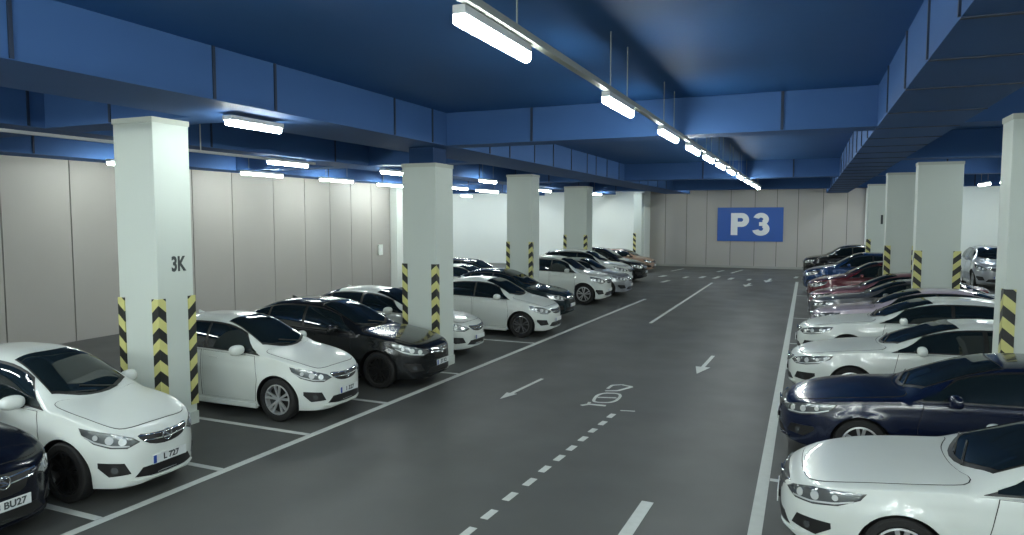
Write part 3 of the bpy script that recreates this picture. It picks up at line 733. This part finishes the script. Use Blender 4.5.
    for xi, a_ in enumerate(ax):
        for s in (-1, 1):
            loc = (a_*kx - L/2, s*wy, wr)
            tb = lathe(tp); bmesh.ops.remove_doubles(tb, verts=tb.verts, dist=.0003); bmesh.ops.recalc_face_normals(tb, faces=tb.faces)
            parts.append(('wheel', to_mesh('wheel', tb, M_RUB, .6), None, loc)); wi = len(parts)-1
            # rim: barrel + spokes
            rb = lathe([(rw_-.002, s*.0), (rw_-.002, s*tw*.86), (rw_-.022, s*tw*.9), (rw_-.03, s*tw*.7), (rw_-.035, s*.0), (rw_-.002, 0)])
            for k in range(5):
                for dlt in (-.21, .21):
                    an = 2*PI*k/5 + PI/2 + dlt; ca, sa = math.cos(an), math.sin(an); ci, si = math.cos(an-dlt*.3), math.sin(an-dlt*.3)
                    r0, r1 = .035, rw_-.02; y0, y1 = s*tw*.55, s*tw*.80
                    t_ = Vector((-sa, 0, ca)); P0 = Vector((ci*r0, y0, si*r0)); P1 = Vector((ca*r1, y1, sa*r1))
                    vs_ = []
                    for P_, ww in ((P0, .016), (P1, .022)):
                        for dy in (-.022*s, .006*s):
                            for q_ in (-1, 1): vs_.append(rb.verts.new(P_ + t_*ww*q_ + Vector((0, dy, 0))))
                    for q_ in ((0,1,3,2), (4,6,7,5), (0,4,5,1), (2,3,7,6), (0,2,6,4), (1,5,7,3)): rb.faces.new([vs_[z_] for z_ in q_])
            cyl(rb, (0, s*tw*.3, 0), (0, s*tw*.68, 0), .05, 20)
            bmesh.ops.recalc_face_normals(rb, faces=rb.faces)
            parts.append(('rim', to_mesh('rim', rb, M_RIM, .6), wi, None))
            db = bmesh.new(); cyl(db, (0, -s*tw*.6, 0), (0, s*tw*.05, 0), rw_-.004, 32); parts.append(('brake_disc', to_mesh('brake_disc', db, M_TRIM), wi, None))
    return parts

CACHE = {}
SKIP_FAR = {'door_gap', 'bonnet_gap'}
def car(kind, L, W, H, x, y, rz, paint, label, group, face='smile', plate=None, wheel_mat=None, roof=None, name='car'):
    key = (kind, L, W, H, face)
    if key not in CACHE: CACHE[key] = build_car(*key)
    t = thing(name, label, 'car', (x, y, 0), rz, group)
    made = []
    for nm, me, par, loc in CACHE[key]:
        P = made[par] if par is not None else t
        if nm == 'PLATE_TEXT':
            if plate:
                tx = text_mesh('plate_characters', plate, .105, M_INK, .003, .001, P); tx.location = loc; tx.rotation_euler = (PI/2, 0, -PI/2)
            made.append(None); continue
        m2 = me
        if any(m is M_WHITE for m in me.materials) and paint is not M_WHITE or (nm == 'rim' and wheel_mat):
            ck = (me.name, paint.name, wheel_mat.name if wheel_mat else '')
            if ck not in CACHE:
                m2 = me.copy(); CACHE[ck] = m2
                for i, m in enumerate(m2.materials):
                    if m is M_WHITE: m2.materials[i] = paint
                    if m is M_RIM and wheel_mat: m2.materials[i] = wheel_mat
            m2 = CACHE[ck]
        o = link(nm, m2, P)
        if loc: o.location = loc
        if nm == 'door_gap' or nm == 'bonnet_gap': pass
        made.append(o)
    return t
GL, GR = 'cars parked in the left row', 'cars parked in the right row'
def lcar(kind, L, W, H, front, yc, *a, rot=0., **k):   # nose towards +X
    return car(kind, L, W, H, front - L/2, yc, PI + rot, *a, **k)
def rcar(kind, L, W, H, front, yc, *a, rot=0., **k):   # nose towards -X
    return car(kind, L, W, H, front + L/2, yc, rot, *a, **k)
lcar('sedan', 4.9, 1.62, 1.70, -7.85, 4.62, M_INKY, 'dark car with chrome grille cut off at the bottom left corner', GL, face='wide', plate='33 BU27')
lcar('hatch', 4.8, 1.52, 1.76, -7.58, 6.47, M_WHITE, 'white car nearest on the left, in front of the 3K pillar', GL, plate='L 727', wheel_mat=M_TRIM)
lcar('hatch', 4.8, 1.58, 1.76, -7.58, 10.33, M_WHITE, 'white hatchback parked just beyond the 3K pillar', GL, plate='1 327')
lcar('sedan', 5.4, 1.72, 1.76, -7.16, 13.1, M_BLACK, 'glossy black sedan between the white hatchback and the second pillar', GL, plate='37 K2', face='wide', wheel_mat=M_TRIM)
lcar('sedan', 5.6, 1.7, 1.68, -7.85, 16.4, M_WHITE, 'white sedan behind the black sedan, nose showing right of the second pillar', GL)
lcar('hatch', 4.45, 1.72, 1.72, -6.95, 20.05, M_WHITE, 'white hatchback with dark alloy wheels just beyond the second pillar', GL, wheel_mat=M_GREY)
lcar('sedan', 4.9, 1.8, 1.72, -7.60, 23.5, M_TEAL, 'dark teal sedan beside the white hatchback, before the third pillar', GL, face='wide')
lcar('suv', 4.35, 1.85, 1.95, -7.55, 28.4, M_WHITE, 'white suv just beyond the third pillar in the left row', GL)
lcar('hatch', 4.8, 1.8, 1.7, -7.4, 31.6, M_SILVER, 'silver-blue car partly behind the white suv', GL)
lcar('suv', 4.9, 1.9, 1.95, -8.1, 34.6, M_WHITE, 'farther white suv before the fourth pillar, bonnet showing above the silver car', GL)
lcar('sedan', 4.9, 1.9, 1.9, -8.2, 38.6, M_BLACK, 'black car beyond the fourth pillar at the far end', GL)
lcar('hatch', 4.3, 1.8, 1.5, -9.2, 46.0, M_ORANGE, 'small tan car farthest in the left row', GL)
lcar('suv', 4.8, 1.85, 1.62, -12.6, 30.3, M_TEAL, 'dark suv roof showing above the white hatchback in the back row', GL)
lcar('hatch', 4.2, 1.8, 1.5, -12.1, 28.0, M_WHITE, 'white car roof showing between dark cars in the back row', GL)

rcar('sedan', 5.75, 1.98, 1.60, -.2, 8.45, M_WHITE, 'white sedan nearest on the right, cut by the bottom edge', GR, face='wide')
rcar('sedan', 5.7, 1.95, 1.62, -.33, 11.9, M_NAVY, 'navy sedan in the right row beside the nearest white one', GR, face='wide')
rcar('sedan', 5.9, 1.95, 1.62, -.3, 15.75, M_WHITE, 'white sedan just beyond the navy sedan in the right row', GR)
rcar('sedan', 5.9, 1.95, 1.66, -.18, 19.6, M_WHITE, 'white sedan second beyond the navy one in the right row', GR)
rcar('sedan', 5.6, 1.75, 1.6, .15, 22.75, M_LILAC, 'pale lilac sedan behind the farther white sedan', GR)
rcar('sedan', 5.6, 1.75, 1.62, .12, 25.6, M_GREY, 'dark grey sedan between the lilac and mauve cars', GR)
rcar('sedan', 5.6, 1.75, 1.66, .10, 27.9, M_MAUVE, 'mauve sedan between the grey car and the dark red car', GR)
rcar('hatch', 5.4, 1.9, 1.85, .05, 31.4, M_RED, 'dark red hatchback in the right row', GR)
rcar('hatch', 5.4, 1.95, 1.95, -.15, 36.8, M_BLUE, 'blue hatchback beyond the dark red car', GR)
rcar('suv', 4.9, 2.0, 2.0, -.20, 45.2, M_BLACK, 'black suv farthest in the right row by the far wall', GR)
car('suv', 4.8, 2.0, 2.1, 8.7, 43.0, PI/2, M_SILVER, 'silver car between the second pillar and the right edge pillar, far right', 'cars in the far right row')
car('sedan', 4.8, 1.9, 1.8, 8.7, 28.5, 0, M_GREY, 'grey car roof below the silver car at the far right', 'cars in the far right row')

# ------------------------------------------------------------------ world, camera
w = bpy.data.worlds.new('world'); bpy.context.scene.world = w; w.use_nodes = True
w.node_tree.nodes['Background'].inputs[0].default_value = (.5, .55, .6, 1); w.node_tree.nodes['Background'].inputs[1].default_value = .1
F = 700.; TH = math.atan(50.5/F); PSI = math.atan(296*math.cos(TH)/F)
cd = bpy.data.cameras.new('camera'); cam = bpy.data.objects.new('camera', cd); C.objects.link(cam)
cd.sensor_width = 36; cd.lens = 36*F/1024; cd.clip_start = .05; cd.clip_end = 300
cam.location = (0, 0, 3.6); cam.rotation_euler = (PI/2 - TH, 0, PSI)
s = bpy.context.scene; s.camera = cam
s.view_settings.view_transform = 'Standard'; s.view_settings.look = 'None'; s.view_settings.gamma = 1; s.view_settings.exposure = 0.27
s.cycles.max_bounces = 6; s.cycles.diffuse_bounces = 4; s.cycles.sample_clamp_indirect = 4; s.cycles.caustics_reflective = False; s.cycles.caustics_refractive = False
s.cycles.use_denoising = True

# the whole hall is laid out a little large above; bring it to true size
S = .86
for o in list(bpy.context.scene.objects):
    if o.parent is None:
        o.location = o.location * S
        if o.type != 'CAMERA': o.scale = o.scale * S
